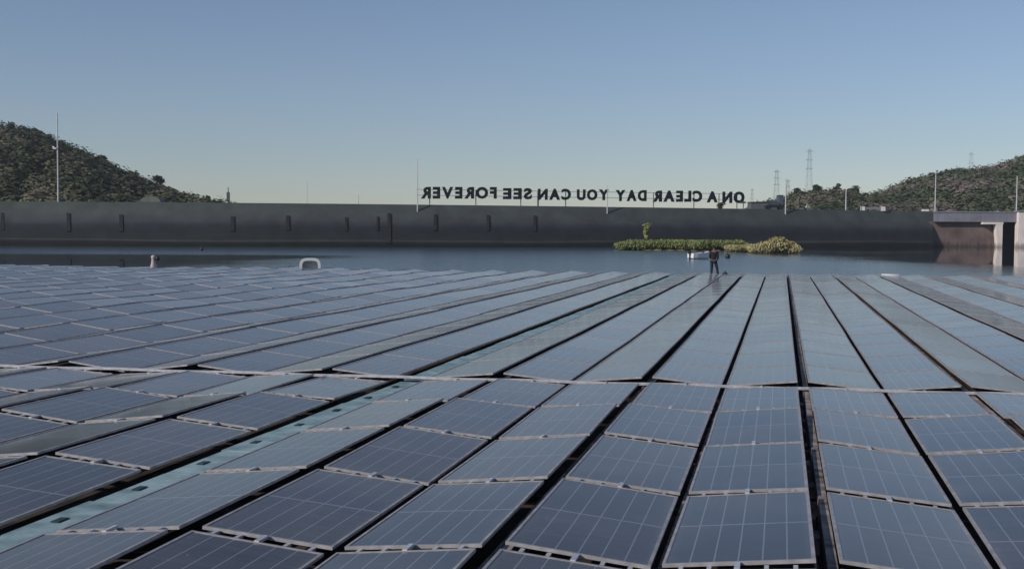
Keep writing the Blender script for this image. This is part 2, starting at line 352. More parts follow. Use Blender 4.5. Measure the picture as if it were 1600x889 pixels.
under(MB().box(a.x - .2, b.x + 6.2, Yw - 2.4, Yw - .2, b.z + .003, b.z + .35).build('roof', MAT['concrete']), gh)
# dark gate bay behind, between pier and gatehouse
a = PY(1567, 385, Yw + 2); b = PY(1600, 347, Yw + 2)
gt = empty('spillway_gate', ((a.x + b.x) / 2, Yw + 2, 0), label='dark recessed spillway opening between the pale pier and the gatehouse', cat='gate')
under(MB().box(PY(1560.2, 385, Yw).x + .5, b.x + 1, Yw + 2.6, Yw + 3, -3, PY(1567, 347, Yw).z).build('bay_shade', MAT['bayshade']), gt)  # near-black board: the shade inside the opening put into its colour
mb = MB()
for k in range(5): mb.box(PY(1560.2, 385, Yw).x + .5, b.x + 1, Yw + 2.4, Yw + 2.597, .4 + k * 1.0, .55 + k * 1.0)
under(mb.build('rib', MAT['slot']), gt)
# ------------------------------------------------------------------ solar array
TH = R(13.16); dv = Vector((math.sin(TH), math.cos(TH), 0)); rv = Vector((math.cos(TH), -math.sin(TH), 0))
W = 1.08; L = 2.285; PITCHR = 2.45; SK = .0517; S0 = 17.98; ZV = .455; RISE = .10
def AP(u, s, z): p = rv * u + dv * s; return Vector((p.x, p.y, z))
columns = []   # (u_left, u_right, ascending_right?)
rid = .35
u = rid
right_ridges = [rid + 2.39 * k for k in range(0, 9)]
for r_ in right_ridges:
    columns.append((r_ + .08, r_ + .08 + W, False)); columns.append((r_ + 1.23, r_ + 1.23 + W, True))
lefts = []; off = 0
for k in range(1, 26):
    r0 = rid - 2.39 * (k - 1) - off      # ridge on the right of this pair
    columns.append((r0 - .08 - W, r0 - .08, True))
    v_extra = 0
    if k == 3: v_extra = .50
    if k == 12: v_extra = .30
    off += v_extra
    columns.append((r0 - 1.23 - W - v_extra, r0 - 1.23 - v_extra, False))
    lefts.append((k, r0, v_extra))
columns.sort()
teal_u1 = lefts[2][1] - .08 - W - .015; teal_u0 = teal_u1 - .37
near_cols = [c for c in columns]
def s_seam(u): return S0 + SK * (u + .39)
panels = []   # (block, row, colindex, uc, sc, asc)
for ci, (u0, u1, asc) in enumerate(columns):
    uc = (u0 + u1) / 2
    for r in range(0, 5): panels.append(('near', r, ci, uc, s_seam(uc) - .06 - (r + .5) * PITCHR + .05, asc))
    for r in range(0, 20): panels.append(('far', r, ci, uc, s_seam(uc) + .25 + (r + .5) * PITCHR - .02, asc))
def wamp(u): return .3 + 1.3 * min(1, max(0, (-u - 8) / 14))
def panel_matrix(p):
    blk, r, ci, uc, sc_, asc = p
    q = random.Random(ci * 1000 + r + (500 if blk == 'far' else 0))
    rise = RISE * (0.5 if (blk == 'near' and r == 0) else 1.0 if (blk == 'far' and r == 0) else 1.0); rise *= 1 + .55 * min(1, max(0, (-uc - 7) / 7)); a = math.asin(rise / W) * (1 if asc else -1) + R(q.gauss(0, .12 if blk == 'far' else .45))
    b_ = R(q.gauss(0, .02 if blk == 'far' else .35)) + wamp(uc) * (.018 * .45 * math.cos(sc_ * .45 + uc * .3) + .009 * math.cos(sc_ * .9 - uc * .21)); z = ZV + RISE / 2 + q.gauss(0, .0008 if blk == 'far' else .003) + wamp(uc) * (.018 * math.sin(sc_ * .45 + uc * .3) + .010 * math.sin(sc_ * .9 - uc * .21))
    if blk == 'far' and r == 0: b_ += R(-.35); z += .008
    if blk == 'near' and r == 0: z -= .02
    X = (rv * math.cos(a) + Vector((0, 0, math.sin(a)))); Yd = (dv * math.cos(b_) + Vector((0, 0, math.sin(b_))))
    Z = X.cross(Yd).normalized(); Yd = Z.cross(X)
    if blk == 'far': Yd = Yd * 1.071
    c = AP(uc, sc_, z)
    return Matrix(((X.x, Yd.x, Z.x, c.x), (X.y, Yd.y, Z.y, c.y), (X.z, Yd.z, Z.z, c.z), (0, 0, 0, 1)))
vis = []
for p in panels:
    M = panel_matrix(p); pts = [proj(M @ Vector((x, y, 0))) for x, y in ((-W / 2, -L / 2), (W / 2, -L / 2), (W / 2, L / 2), (-W / 2, L / 2))]
    if any(q is None for q in pts): continue
    xs = [q[0] for q in pts]; ys = [q[1] for q in pts]
    if max(xs) < -90 or min(xs) > 1690 or min(ys) > 960: continue
    # clip area roughly to the frame
    fx = max(0, min(1600, max(xs)) - max(0, min(xs))) / max(1e-6, max(xs) - min(xs)); fy = max(0, min(889, max(ys)) - min(ys)) / max(1e-6, max(ys) - min(ys))
    ar = abs(sum(pts[i][0] * pts[(i + 1) % 4][1] - pts[(i + 1) % 4][0] * pts[i][1] for i in range(4))) / 2 * fx * fy
    vis.append((ar, p, M))
vis.sort(key=lambda t: -t[0])
indiv, rest = vis[:300], vis[300:]
# shared panel meshes
fr = .024; th = .026
fm = MB()
fm.box(-W / 2, W / 2, -L / 2, -L / 2 + fr, -th, 0); fm.box(-W / 2, W / 2, L / 2 - fr, L / 2, -th, 0)
fm.box(-W / 2, -W / 2 + fr, -L / 2 + fr, L / 2 - fr, -th, 0); fm.box(W / 2 - fr, W / 2, -L / 2 + fr, L / 2 - fr, -th, 0)
frame_o = fm.build('frame', MAT['alu'])
gm = bpy.data.meshes.new('cell_sheet')
gx, gy = W / 2 - fr, L / 2 - fr
gm.from_pydata([(-gx, -gy, -.006), (gx, -gy, -.006), (gx, gy, -.006), (-gx, gy, -.006), (-gx, -gy, -.03), (gx, -gy, -.03), (gx, gy, -.03), (-gx, gy, -.03)], [], [(0, 1, 2, 3), (7, 6, 5, 4)])
uvl = gm.uv_layers.new(name='UVMap')
for i, c in enumerate([(0, 0), (1, 0), (1, 1), (0, 1), (0, 1), (1, 1), (1, 0), (0, 0)]): uvl.data[i].uv = c
gm.materials.append(MAT['cells']); gm.update()
cl = MB().box(-.02, .02, -.012, .155, -.024, .001).build('clamp', MAT['clip'])
tabm = MB().box(-.016, .016, 0, .15, -.04, -.016).build('tab', MAT['clip'])
cl_me, tab_me, frame_me = cl.data, tabm.data, frame_o.data
for o in (frame_o, cl, tabm): bpy.data.objects.remove(o)
ones = ['', 'first', 'second', 'third', 'fourth', 'fifth', 'sixth', 'seventh', 'eighth', 'ninth', 'tenth', 'eleventh', 'twelfth', 'thirteenth', 'fourteenth', 'fifteenth', 'sixteenth', 'seventeenth', 'eighteenth', 'nineteenth', 'twentieth']
def ordn(n):
    if n <= 20: return ones[n]
    t = {2: 'twenty', 3: 'thirty', 4: 'forty', 5: 'fifty'}[n // 10]
    return ({2: 'twentieth', 3: 'thirtieth', 4: 'fortieth', 5: 'fiftieth'}[n // 10]) if n % 10 == 0 else t + '-' + ones[n % 10]
walk_i = min(i for i, c in enumerate(columns) if c[0] > teal_u0)   # first column right of the walkway
def link(name, me, parent):
    o = bpy.data.objects.new(name, me); col.objects.link(o); o.parent = parent; return o
for ar, p, M in indiv:
    blk, r, ci, uc, sc_, asc = p
    root = bpy.data.objects.new('solar_panel', None); col.objects.link(root); root.matrix_world = M; root.empty_display_size = .2
    side = ('%s column right of teal walkway' % ordn(ci - walk_i + 1)) if ci >= walk_i else ('%s column left of teal walkway' % ordn(walk_i - ci))
    tag(root, 'solar panel in %s row %s the cross seam, %s' % (ordn(r + 1), 'before' if blk == 'near' else 'beyond', side), 'solar panel', 'solar panels of the floating array')
    link('frame', frame_me, root); link('cell_sheet', gm, root)
    if blk == 'near':
        c = link('clamp', cl_me, root); c.location = (0, L / 2, .008)
        if blk == 'near':
            for x in (-.40, -.2, .2, .40):
                c = link('clip', tab_me, root); c.location = (x, L / 2, 0)
# the rest of the field as one stuff object
V = []; Fc = []; UV = []; MI = []
fv = np.array([tuple(v.co) for v in frame_me.vertices]); ff = [tuple(p.vertices) for p in frame_me.polygons]
gv = np.array([tuple(v.co) for v in gm.vertices])[:4]
for ar, p, M in rest:
    m = np.array(M); n = sum(len(x) for x in V)
    V.append(fv @ m[:3, :3].T + m[:3, 3]); Fc += [tuple(n + i for i in f) for f in ff]; MI += [0] * len(ff); UV += [(0, 0)] * sum(len(f) for f in ff)
    n += len(fv); V.append(gv @ m[:3, :3].T + m[:3, 3]); Fc.append((n, n + 1, n + 2, n + 3)); MI.append(1); UV += [(0, 0), (1, 0), (1, 1), (0, 1)]
me = bpy.data.meshes.new('solar_panel_field'); me.from_pydata(np.concatenate(V).tolist(), [], Fc)
me.materials.append(MAT['alu']); me.materials.append(MAT['cells']); me.polygons.foreach_set('material_index', MI)
ul = me.uv_layers.new(name='UVMap'); ul.data.foreach_set('uv', np.array(UV, np.float32).ravel()); me.update()
o = bpy.data.objects.new('solar_panel_field', me); col.objects.link(o)
tag(o, 'far rows of small grey blue solar panels merging toward the water edge', 'solar panels', kind='stuff')
# raft below
umin, umax = columns[0][0] - .1, columns[-1][1] + .1
S_END = .17 + 20 * PITCHR
def raft(name, sa, sb, label):
    root = empty(name, AP(0, (s_seam(0) + sa), 0), label=label, cat='raft')
    z0, z1 = -.12, .17
    c = [AP(umin, s_seam(umin) + sa, 0), AP(umax, s_seam(umax) + sa, 0), AP(umax, s_seam(umax) + sb, 0), AP(umin, s_seam(umin) + sb, 0)]
    mb = MB(); mb.hexa([Vector((q.x, q.y, z0)) for q in c] + [Vector((q.x, q.y, z1)) for q in c])
    under(mb.build('deck', MAT['raft']), root)
    return root
rn = raft('floating_raft', -5 * PITCHR - .3, -.02, 'black floating raft carrying the near panel block, seen through the gaps')
rf = raft('floating_raft', .08, S_END + .1, 'black floating raft carrying the panels beyond the cross seam')
ridges = right_ridges + [x[1] for x in lefts[1:]]
for root, sa, sb, lim in ((rn, -5 * PITCHR - .2, -.06, 1), (rf, .1, S_END, 0)):
    for r0 in ridges:
        if not (-26 < r0 < 12): continue
        mb = MB()
        for (uo, wd, z0, z1) in ((.045, .075, .28, .45), (-.07, .02, .33, .40)):
            s1, s2 = s_seam(r0) + sa, s_seam(r0) + sb
            p = [AP(r0 + uo - wd / 2, s1, 0), AP(r0 + uo + wd / 2, s1, 0), AP(r0 + uo + wd / 2, s2, 0), AP(r0 + uo - wd / 2, s2, 0)]
            mb.hexa([Vector((q.x, q.y, z0)) for q in p] + [Vector((q.x, q.y, z1)) for q in p])
        q = random.Random(int(r0 * 100)); s = s_seam(r0) + sa
        while s < s_seam(r0) + sb and lim:
            l_ = q.uniform(.08, .3); ww = q.uniform(.02, .07); h = q.uniform(.2, .33)
            p = [AP(r0 - .05, s, 0), AP(r0 - .05 + ww, s, 0), AP(r0 - .05 + ww, s + l_, 0), AP(r0 - .05, s + l_, 0)]
            mb.hexa([Vector((t.x, t.y, .16)) for t in p] + [Vector((t.x, t.y, h)) for t in p]); s += q.uniform(.3, .9)
        under(mb.build('rail', MAT['rail']), root)
    for (k, r0, ex) in lefts + [(0, r_ + 2.39, 0) for r_ in right_ridges]:
        v0 = r0 - 1.195
        if not (-14 < v0 < 12) or not lim: continue
        mb = MB(); s1, s2 = s_seam(v0) + sa, s_seam(v0) + sb; dx = -ex + .0 if ex else 0
        p = [AP(v0 + dx - .02, s1, 0), AP(v0 + dx + .02, s1, 0), AP(v0 + dx + .02, s2, 0), AP(v0 + dx - .02, s2, 0)]
        mb.hexa([Vector((q.x, q.y, .26)) for q in p] + [Vector((q.x, q.y, .35)) for q in p])
        under(mb.build('rail', MAT['rail']), root)
# purlins under the row joints, near block
for r in range(1, 5):
    ua, ub = -22, 12; mb = MB()
    for (u0, u1, asc) in columns:
        if u0 < ua or u1 > ub: continue
        pa, pb = (.30, .38) if asc else (.38, .30)
        s = -.06 - r * PITCHR + .05
        p = [AP(u0 - .04, s_seam((u0 + u1) / 2) + s - .015, 0), AP(u1 + .04, s_seam((u0 + u1) / 2) + s - .015, 0), AP(u1 + .04, s_seam((u0 + u1) / 2) + s + .03, 0), AP(u0 - .04, s_seam((u0 + u1) / 2) + s + .03, 0)]
        zz = [pa, pb, pb, pa]
        mb.hexa([Vector((q.x, q.y, z - .05)) for q, z in zip(p, zz)] + [Vector((q.x, q.y, z)) for q, z in zip(p, zz)])
    under(mb.build('purlin', MAT['raft']), rn)
# pale edge beam of the seam
ua, ub = -30, 13
mb = MB(); pts = []
for i in range(0, 87):
    u = ua + (ub - ua) * i / 86; pts.append(AP(u, s_seam(u) + .045, .475 + .008 * math.sin(u * 2.63 - .9)))
mb.tube(pts, .028, 6)
o = mb.build('seam_pipe', MAT['clip']); tag(o, 'pale pipe along the cross seam between the two panel blocks', 'pipe')
# teal walkway
wk = empty('walkway', AP((teal_u0 + teal_u1) / 2, s_seam(-6) - 5, .3), label='narrow teal plastic walkway with dark holes between the panel columns', cat='walkway')
def strip(sa, sb):
    mb = MB(); q = random.Random(3); n = int((sb - sa) / 1.22)
    for i in range(n):
        s1 = sa + (sb - sa) * i / n; s2 = sa + (sb - sa) * (i + 1) / n - .02; zt = .425 + q.gauss(0, .004)
        a0, a1 = teal_u0 + q.uniform(-.03, .02), teal_u1
        p = [AP(a0, s_seam(-5.8) + s1, 0), AP(a1, s_seam(-5.8) + s1, 0), AP(a1, s_seam(-5.8) + s2, 0), AP(a0, s_seam(-5.8) + s2, 0)]
        mb.hexa([Vector((t.x, t.y, .14)) for t in p] + [Vector((t.x, t.y, zt)) for t in p])
    return mb
under(strip(-5 * PITCHR, -.05).build('float_deck', MAT['teal']), wk)
under(strip(.16, S_END).build('float_deck', MAT['teal']), wk)
mb = MB()
for i in range(0, 11):
    s = s_seam(-5.8) - .8 - i * 1.225
    mb.hexa([AP(teal_u0 + .10, s, .43), AP(teal_u0 + .19, s, .43), AP(teal_u0 + .19, s + .16, .43), AP(teal_u0 + .10, s + .16, .43), AP(teal_u0 + .11, s + .01, .437), AP(teal_u0 + .18, s + .01, .437), AP(teal_u0 + .18, s + .15, .437), AP(teal_u0 + .11, s + .15, .437)])
under(mb.build('drain_hole', MAT['hole']), wk)
# mossy scrap along the walkway edge
q = random.Random(5)
# stick lying in the broad gap
sp = PZ(1311, 828, .40)
sk = empty('wooden_stick', sp, R(35), 'short pale stick lying in the broad brown gap at bottom right', 'stick')
o = MB().tube([(-.11, 0, 0), (0, .004, .01), (.11, 0, .0)], [.010, .012, .008], 7).build('shaft', MAT['wood'], sk)
# ------------------------------------------------------------------ far edge: walkway, person, bits
E0 = S_END + .12
def edge_pt(px, ds=.5, z=.3):
    # point beyond the array's far edge in the bearing of px
    for s in np.arange(40, 110, .1):
        d = ray(px, 427); k = s / math.hypot(d.x, d.y); x, y = d.x * k, d.y * k
        uu = rv.x * x + rv.y * y; ssv = dv.x * x + dv.y * y
        if ssv > s_seam(uu) + E0 + ds: return Vector((x, y, z))
mb = MB(); n = 60
for i in range(n):
    u0 = umin + (umax - umin) * i / n; u1 = umin + (umax - umin) * (i + 1) / n - .05
    p = [AP(u0, s_seam(u0) + E0 + .02, 0), AP(u1, s_seam(u1) + E0 + .02, 0), AP(u1, s_seam(u1) + E0 + 1.0, 0), AP(u0, s_seam(u0) + E0 + 1.0, 0)]
    mb.hexa([Vector((t.x, t.y, -.1)) for t in p] + [Vector((t.x, t.y, .30)) for t in p])
o = mb.build('edge_pontoon', MAT['raft']); tag(o, 'low dark pontoon along the far edge of the panel array', 'pontoon')
# ---- person
pp = edge_pt(1115, .55, .30)
person = empty('person', pp, R(-20), 'person in dark maroon top and navy trousers standing at the far array edge', 'person')
def skin_obj(name, verts, edges, radii, mat, parent, root=0, sub=2):
    me = bpy.data.meshes.new(name); me.from_pydata(verts, edges, []); o = bpy.data.objects.new(name, me); col.objects.link(o)
    md = o.modifiers.new('s', 'SKIN'); 
    for i, r in enumerate(radii):
        me.skin_vertices[0].data[i].radius = (r, r) if not isinstance(r, tuple) else r
        me.skin_vertices[0].data[i].use_root = (i == root)
    md2 = o.modifiers.new('u', 'SUBSURF'); md2.levels = sub; md2.render_levels = sub
    dg = bpy.context.evaluated_depsgraph_get(); m2 = bpy.data.meshes.new_from_object(o.evaluated_get(dg)); bpy.data.objects.remove(o)
    m2.materials.clear(); m2.materials.append(mat)
    for p in m2.polygons: p.use_smooth = True
    o = bpy.data.objects.new(name, m2); col.objects.link(o); o.parent = parent; return o
if True:
    # x right, y away from the viewer; seen from behind and a little to the side
    body_v = [(0, 0, .93), (0, 0, 1.10), (0, .01, 1.30), (0, .02, 1.44), (0, .03, 1.52), (0, .045, 1.60), (0, .06, 1.70),
              (-.10, 0, .88), (-.12, .03, .48), (-.13, -.02, .09), (-.14, .12, .04),
              (.10, 0, .88), (.19, .02, .48), (.27, -.04, .09), (.29, .09, .04),
              (-.19, .01, 1.41), (-.24, .02, 1.14), (-.17, .20, 1.02), (-.13, .28, 1.03),
              (.19, .01, 1.41), (.245, .0, 1.13), (.20, .18, .98), (.16, .26, .99)]
    e = [(0, 1), (1, 2), (2, 3), (3, 4), (4, 5), (5, 6), (0, 7), (7, 8), (8, 9), (9, 10), (0, 11), (11, 12), (12, 13), (13, 14), (3, 15), (15, 16), (16, 17), (17, 18), (3, 19), (19, 20), (20, 21), (21, 22)]
    rad = [(.15, .11), (.145, .10), (.165, .11), (.13, .09), .055, (.075, .09), (.068, .082), .085, .062, .045, .04, .085, .062, .045, .04, .065, .047, .036, .03, .065, .047, .036, .03]
    skin_obj('body', body_v, e, rad, MAT['skin'], person)
    # clothing a touch larger
    sh = [(0, 0, .92), (0, 0, 1.10), (0, .01, 1.30), (0, .02, 1.45), (-.19, .01, 1.42), (-.24, .02, 1.14), (-.18, .17, 1.035), (.19, .01, 1.42), (.245, 0, 1.13), (.205, .15, 1.0)]
    skin_obj('shirt', sh, [(0, 1), (1, 2), (2, 3), (3, 4), (4, 5), (5, 6), (3, 7), (7, 8), (8, 9)], [(.185, .135), (.175, .125), (.19, .13), (.14, .10), .082, .064, .05, .082, .064, .05], MAT['shirt'], person)
    tr = [(0, 0, .96), (-.10, 0, .86), (-.12, .03, .48), (-.13, -.02, .10), (.10, 0, .86), (.19, .02, .48), (.27, -.04, .10)]
    skin_obj('trousers', tr, [(0, 1), (1, 2), (2, 3), (0, 4), (4, 5), (5, 6)], [(.165, .125), .11, .085, .07, .11, .085, .07], MAT['jeans'], person)
    hr = [(0, .03, 1.62), (0, .03, 1.73)]
    skin_obj('hair', hr, [(0, 1)], [(.098, .108), (.092, .10)], MAT['hair'], person)
    for x, x2 in ((-.13, -.14), (.27, .29)):
        skin_obj('shoe', [(x, -.07, .04), (x2, .14, .035)], [(0, 1)], [(.055, .045), (.048, .035)], MAT['black'], person, sub=1)
# ---- bits near the edge
q0 = edge_pt(1133, .35, .30)
b_ = empty('mooring_float', q0, label='small black lump on the far array edge right of the person', cat='float')
MB().lathe((0, 0, 0), [(.06, 0), (.14, .05), (.16, .15), (.12, .24), (.03, .28)]).build('body', MAT['black'], b_, True)
MB().tube([(-.04, 0, .27), (-.04, 0, .33), (.04, 0, .33), (.04, 0, .27)], .012, 6).build('handle', MAT['black'], b_)
def buoy(px, py, size, label, loops=True):
    p = PZ(px, py, 0); e = empty('buoy', p, label=label, cat='buoy', group='black buoys on the open water')
    MB().lathe((0, 0, -.1), [(size * .35, 0), (size * .5, size * .3), (size * .52, size * .6), (size * .4, size * .95), (size * .1, size * 1.1)]).build('body', MAT['black'], e, True)
    MB().tube([(0, 0, size), (0, 0, size * 1.55)], size * .08, 6).build('staff', MAT['black'], e)
    return e
buoy(1137, 403.2, .55, 'round black buoy floating right of the standing person')
buoy(315, 391.5, .5, 'tiny black buoy floating near the dam foot at left')
# ---- white boat
bp_ = PZ(1092, 404.5, 0)
boat = empty('motor_boat', bp_, R(28), 'small white open boat floating left of the standing person', 'boat')
def hull():
    mb = MB(); st = [(-1.5, .72, .72), (-.8, .80, .70), (.2, .78, .74), (1.0, .55, .82), (1.6, .22, .92), (1.85, .03, .98)]
    rows = []
    for x, w_, h_ in st:
        rows.append([(x, -w_, h_), (x, -w_ * .92, .15), (x, -w_ * .5, -.12), (x, 0, -.18), (x, w_ * .5, -.12), (x, w_ * .92, .15), (x, w_, h_), (x, w_ * .86, h_), (x, w_ * .8, .14), (x, -w_ * .8, .14), (x, -w_ * .86, h_)])
    n = len(rows[0])
    for r_ in rows: mb.v += r_
    for i in range(len(rows) - 1):
        for j in range(n): mb.f.append((i * n + j, i * n + (j + 1) % n, (i + 1) * n + (j + 1) % n, (i + 1) * n + j))
    mb.hexa([(-1.52, -.70, .12), (-1.44, -.70, .12), (-1.44, .70, .12), (-1.52, .70, .12), (-1.52, -.70, .70), (-1.44, -.70, .70), (-1.44, .70, .70), (-1.52, .70, .70)])
    return mb
hull().build('hull', MAT['hull'], boat)
MB().box(-.5, -.15, -.66, .66, .5, .56).build('seat', MAT['wood'], boat)
MB().box(.55, .85, -.52, .52, .5, .56).build('seat', MAT['wood'], boat)
mb = MB(); mb.box(-1.85, -1.52, -.16, .16, .62, 1.02); mb.box(-1.75, -1.6, -.06, .06, -.2, .62); mb.build('outboard_motor', MAT['black'], boat)
MB().lathe((.7, -.1, .14), [(.22, 0), (.3, .2), (.26, .5), (.14, .8), (.05, .86)], 10).build('cargo_bag', MAT['redbrown'], boat)
boat.scale = (.74, .78, .85)
# ---- white marker at far left edge
mp_ = edge_pt(240, .3, .28)
mk = empty('marker_buoy', mp_, label='pinkish white marker buoy with dark lamp at the left array edge', cat='buoy')
MB().lathe((0, 0, 0), [(.20, 0), (.22, .2), (.15, .45), (.11, .75), (.15, .80), (.14, .92), (.04, .97)]).build('body', simple('faded pink white', (.50, .42, .44), rough=.5), mk, True)
MB().lathe((.26, 0, .62), [(.03, 0), (.12, .05), (.14, .16), (.08, .26), (.02, .28)]).build('lamp', MAT['black'], mk, True)
MB().tube([(.08, 0, .72), (.26, 0, .66)], .02, 6).build('bracket', MAT['black'], mk)
# ---- arch hood
ap = edge_pt(485, .25, .30)
ar_ = empty('arch_hood', ap, R(6), 'white rounded arch standing at the array edge, open toward the viewer', 'hood')
mb = MB(); ro, ri = [], []
for i in range(13):
    a = math.pi * i / 12; cx, sx = math.cos(a), math.sin(a)
    e_ = lambda v, p_: math.copysign(abs(v) ** p_, v)
    ro.append((-.58 * e_(cx, .55), .20 + .62 * e_(sx, .55))); ri.append((-.43 * e_(cx, .55), .20 + .48 * e_(sx, .55)))
ro = [(-.60, -.12)] + ro + [(.60, -.12)]; ri = [(-.43, -.12)] + ri + [(.43, -.12)]; n = len(ro)
for y in (-.28, .28):
    for x, z in ro: mb.v.append((x, y, z))
    for x, z in ri: mb.v.append((x, y, z))
for i in range(n - 1):
    mb.f += [(i, i + 1, n + i + 1, n + i), (2 * n + i, 2 * n + i + 1, 3 * n + i + 1, 3 * n + i), (i, i + 1, 2 * n + i + 1, 2 * n + i), (n + i, n + i + 1, 3 * n + i + 1, 3 * n + i)]
mb.f += [(0, n, 3 * n, 2 * n), (n - 1, 2 * n - 1, 4 * n - 1, 3 * n - 1)]
ar_.scale = (1.12, 1.1, 1.05)
mb.build('shell', MAT['arch'], ar_)
MB().box(.30, .46, .284, .34, -.12, .58).build('right_leg_shade', MAT['dark_pole'], ar_)  # added dark slab, stands in for shade on the arch's right leg
MB().box(-.44, .44, .15, .18, -.12, .62).build('back_board', MAT['pole'], ar_)
dp = edge_pt(458, .1, .30)
e = empty('mooring_box', dp, R(4), 'low dark box lying left of the white arch', 'box')
mb = MB(); mb.hexa([(-.42, -.2, 0), (.42, -.2, 0), (.42, .2, 0), (-.42, .2, 0), (-.34, -.16, .3), (.38, -.16, .24), (.38, .16, .24), (-.34, .16, .3)]); mb.build('body', MAT['black'], e)
MB().box(-.3, .1, -.12, .12, .303, .36).build('lid', MAT['shed'], e)
for px, ln, hh, lab in ((527, .9, .30, 'short white float lying just right of the white arch'), (576, 1.2, .24, 'long thin white float on the array edge, second right of the arch'), (1391, 1.1, .32, 'white float on the right part of the far array edge'), (70, .6, .3, 'tiny white float on the array edge at far left')):
    p = edge_pt(px, .1, .30); f = MB().tube([(-ln / 2, 0, .08), (-ln / 2 + .08, 0, .12), (ln / 2 - .08, 0, .12), (ln / 2, 0, .08)], [.05, hh * .5, hh * .5, .05], 10)
    o = f.build('edge_float', MAT['white'], None, True); o.location = p; tag(o, lab, 'float', 'white floats along the array edge')
# ------------------------------------------------------------------ islet
def islet():
    mb = MB(); nx, ny = 60, 16
    for i in range(nx + 1):
        t = i / nx; px = 952 + (1262 - 952) * t
        Yf = 179 - 6 * t - 16 * math.exp(-((t - .83) / .12) ** 2) + 6 * max(0, .1 - t) * 10; Yb = 204 + 8 * t
        taper = min(1, t * 5, (1 - t) * 7) ** .6
        ym = (Yf + Yb) / 2; Yf2 = ym + (Yf - ym) * taper; Yb2 = ym + (Yb - ym) * taper
        for j in range(ny + 1):
            s = j / ny; Y = Yf2 + (Yb2 - Yf2) * s; X = (px - 800) / F * Y
            prof = min(1, s * 5, (1 - s) * 5); h = -.25 + (prof ** .8) * (.42 + .12 * math.sin(t * 9) + (.45 * math.exp(-((t - .83) / .08) ** 2))) * taper
            mb.v.append((X, Y, h + .1 * math.sin(i * 1.7 + j)))
    for i in range(nx):
        for j in range(ny): a = i * (ny + 1) + j; mb.f.append((a, a + ny + 1, a + ny + 2, a + 1))
    return mb
isl = islet().build('islet', MAT['soil'], None, True); tag(isl, kind='structure')
cen, rad, tn = [], [], []
for i in range(520):
    px = random.uniform(970, 1160); Y = random.uniform(181, 200); h = random.uniform(.55, .68) * (1.0 if px > 985 else .7)
    cen.append(((px - 800) / F * Y, Y, .35 + h * .8)); rad.append((1.1, 1.0, h)); tn.append(.25 + .5 * random.random() * (1 if Y < 188 else 1.3))
o = leaf_cloud('reeds', MAT['reed'], cen, rad, 200, .125, None, tn, .15, True); tag(o, 'low green reeds covering the small island', 'reeds', kind='stuff')
cen, rad, tn = [], [], []
for i in range(260):
    px = random.uniform(1140, 1240); Y = random.uniform(158, 192) if px > 1175 else random.uniform(170, 192); k = math.exp(-((px - 1215) / 22) ** 2)
    cen.append(((px - 800) / F * Y, Y, .55 + .5 * k)); rad.append((1.0, 1.0, .35 + .45 * k)); tn.append(random.uniform(.1, 1))
o = leaf_cloud('dry_grass', MAT['drygrass'], cen, rad, 200, .12, None, tn, .15, True); tag(o, 'straw coloured dry grass on the right end of the island', 'grass', kind='stuff')
def tree(name, base, h, crown_r, mat, label, cat, group=None, n=260, leaf=.4, tone=.4, trunk_frac=.35, flat=.75, clumps=9, seed=1, tall=False):
    q = random.Random(seed); e = empty(name, base, label=label, cat=cat, group=group)
    mb = MB(); lean = q.uniform(-.06, .06) * h
    mb.tube([(0, 0, -.3), (lean * .4, 0, h * .3), (lean, .02 * h, h * .62)], [h * .035, h * .024, h * .010], 7)
    cen, rad, tn = [], [], []
    for k in range(clumps):
        a = q.uniform(0, 6.28); rr = crown_r * q.uniform(.1, .72); zc = h * (trunk_frac + (1 - trunk_frac) * (q.uniform(.2, .8)))
        if tall: rr *= .55
        c = (lean + rr * math.cos(a), rr * math.sin(a), zc); cr = crown_r * q.uniform(.32, .52)
        cen.append(c); rad.append((cr, cr, cr * flat)); tn.append(tone + q.uniform(-.3, .3))
        mb.tube([(lean * .5, 0, h * trunk_frac * .8), ((lean * .5 + c[0]) / 2, c[1] / 2, (h * trunk_frac * .8 + zc) / 2), c], [h * .014, h * .009, h * .004], 5)
    mb.build('trunk', MAT['bark'], e); leaf_cloud('crown', mat, cen, rad, n // clumps, leaf, e, tn, .12)
    return e
def isl_pt(px, Y, z): return ((px - 800) / F * Y, Y, z)
tree('shrub', isl_pt(1011, 190, .6), 4.1, .95, MAT['reed'], 'tall slender green shrub rising from the left part of the island', 'shrub', n=1300, leaf=.26, tone=.85, trunk_frac=.15, flat=1.5, clumps=9, seed=4, tall=True)
for px, Y, h, r_, lab, sd in ((1205, 164, 1.8, 1.4, 'golden dry bush left of the tallest tan bush on the island', 5), (1221, 160, 2.1, 1.6, 'tallest tan bush crowning the right end of the island', 6), (1234, 163, 1.6, 1.2, 'low straw bush at the very right tip of the island', 7)):
    tree('bush', isl_pt(px, Y, .2), h, r_, MAT['drygrass'], lab, 'bush', 'dry bushes on the island', n=900, leaf=.24, tone=.35, trunk_frac=.1, flat=.85, seed=sd)
rk = MB().lathe((0, 0, 0), [(.9, 0), (.8, .18), (.45, .36), (.1, .42)], 9).build('rock', MAT['soil'], None, True); rk.location = PZ(1247, 389.5, -.08); rk.scale = (1.2, .7, .8); tag(rk, 'pale flat rock in the water just right of the island tip', 'rock')
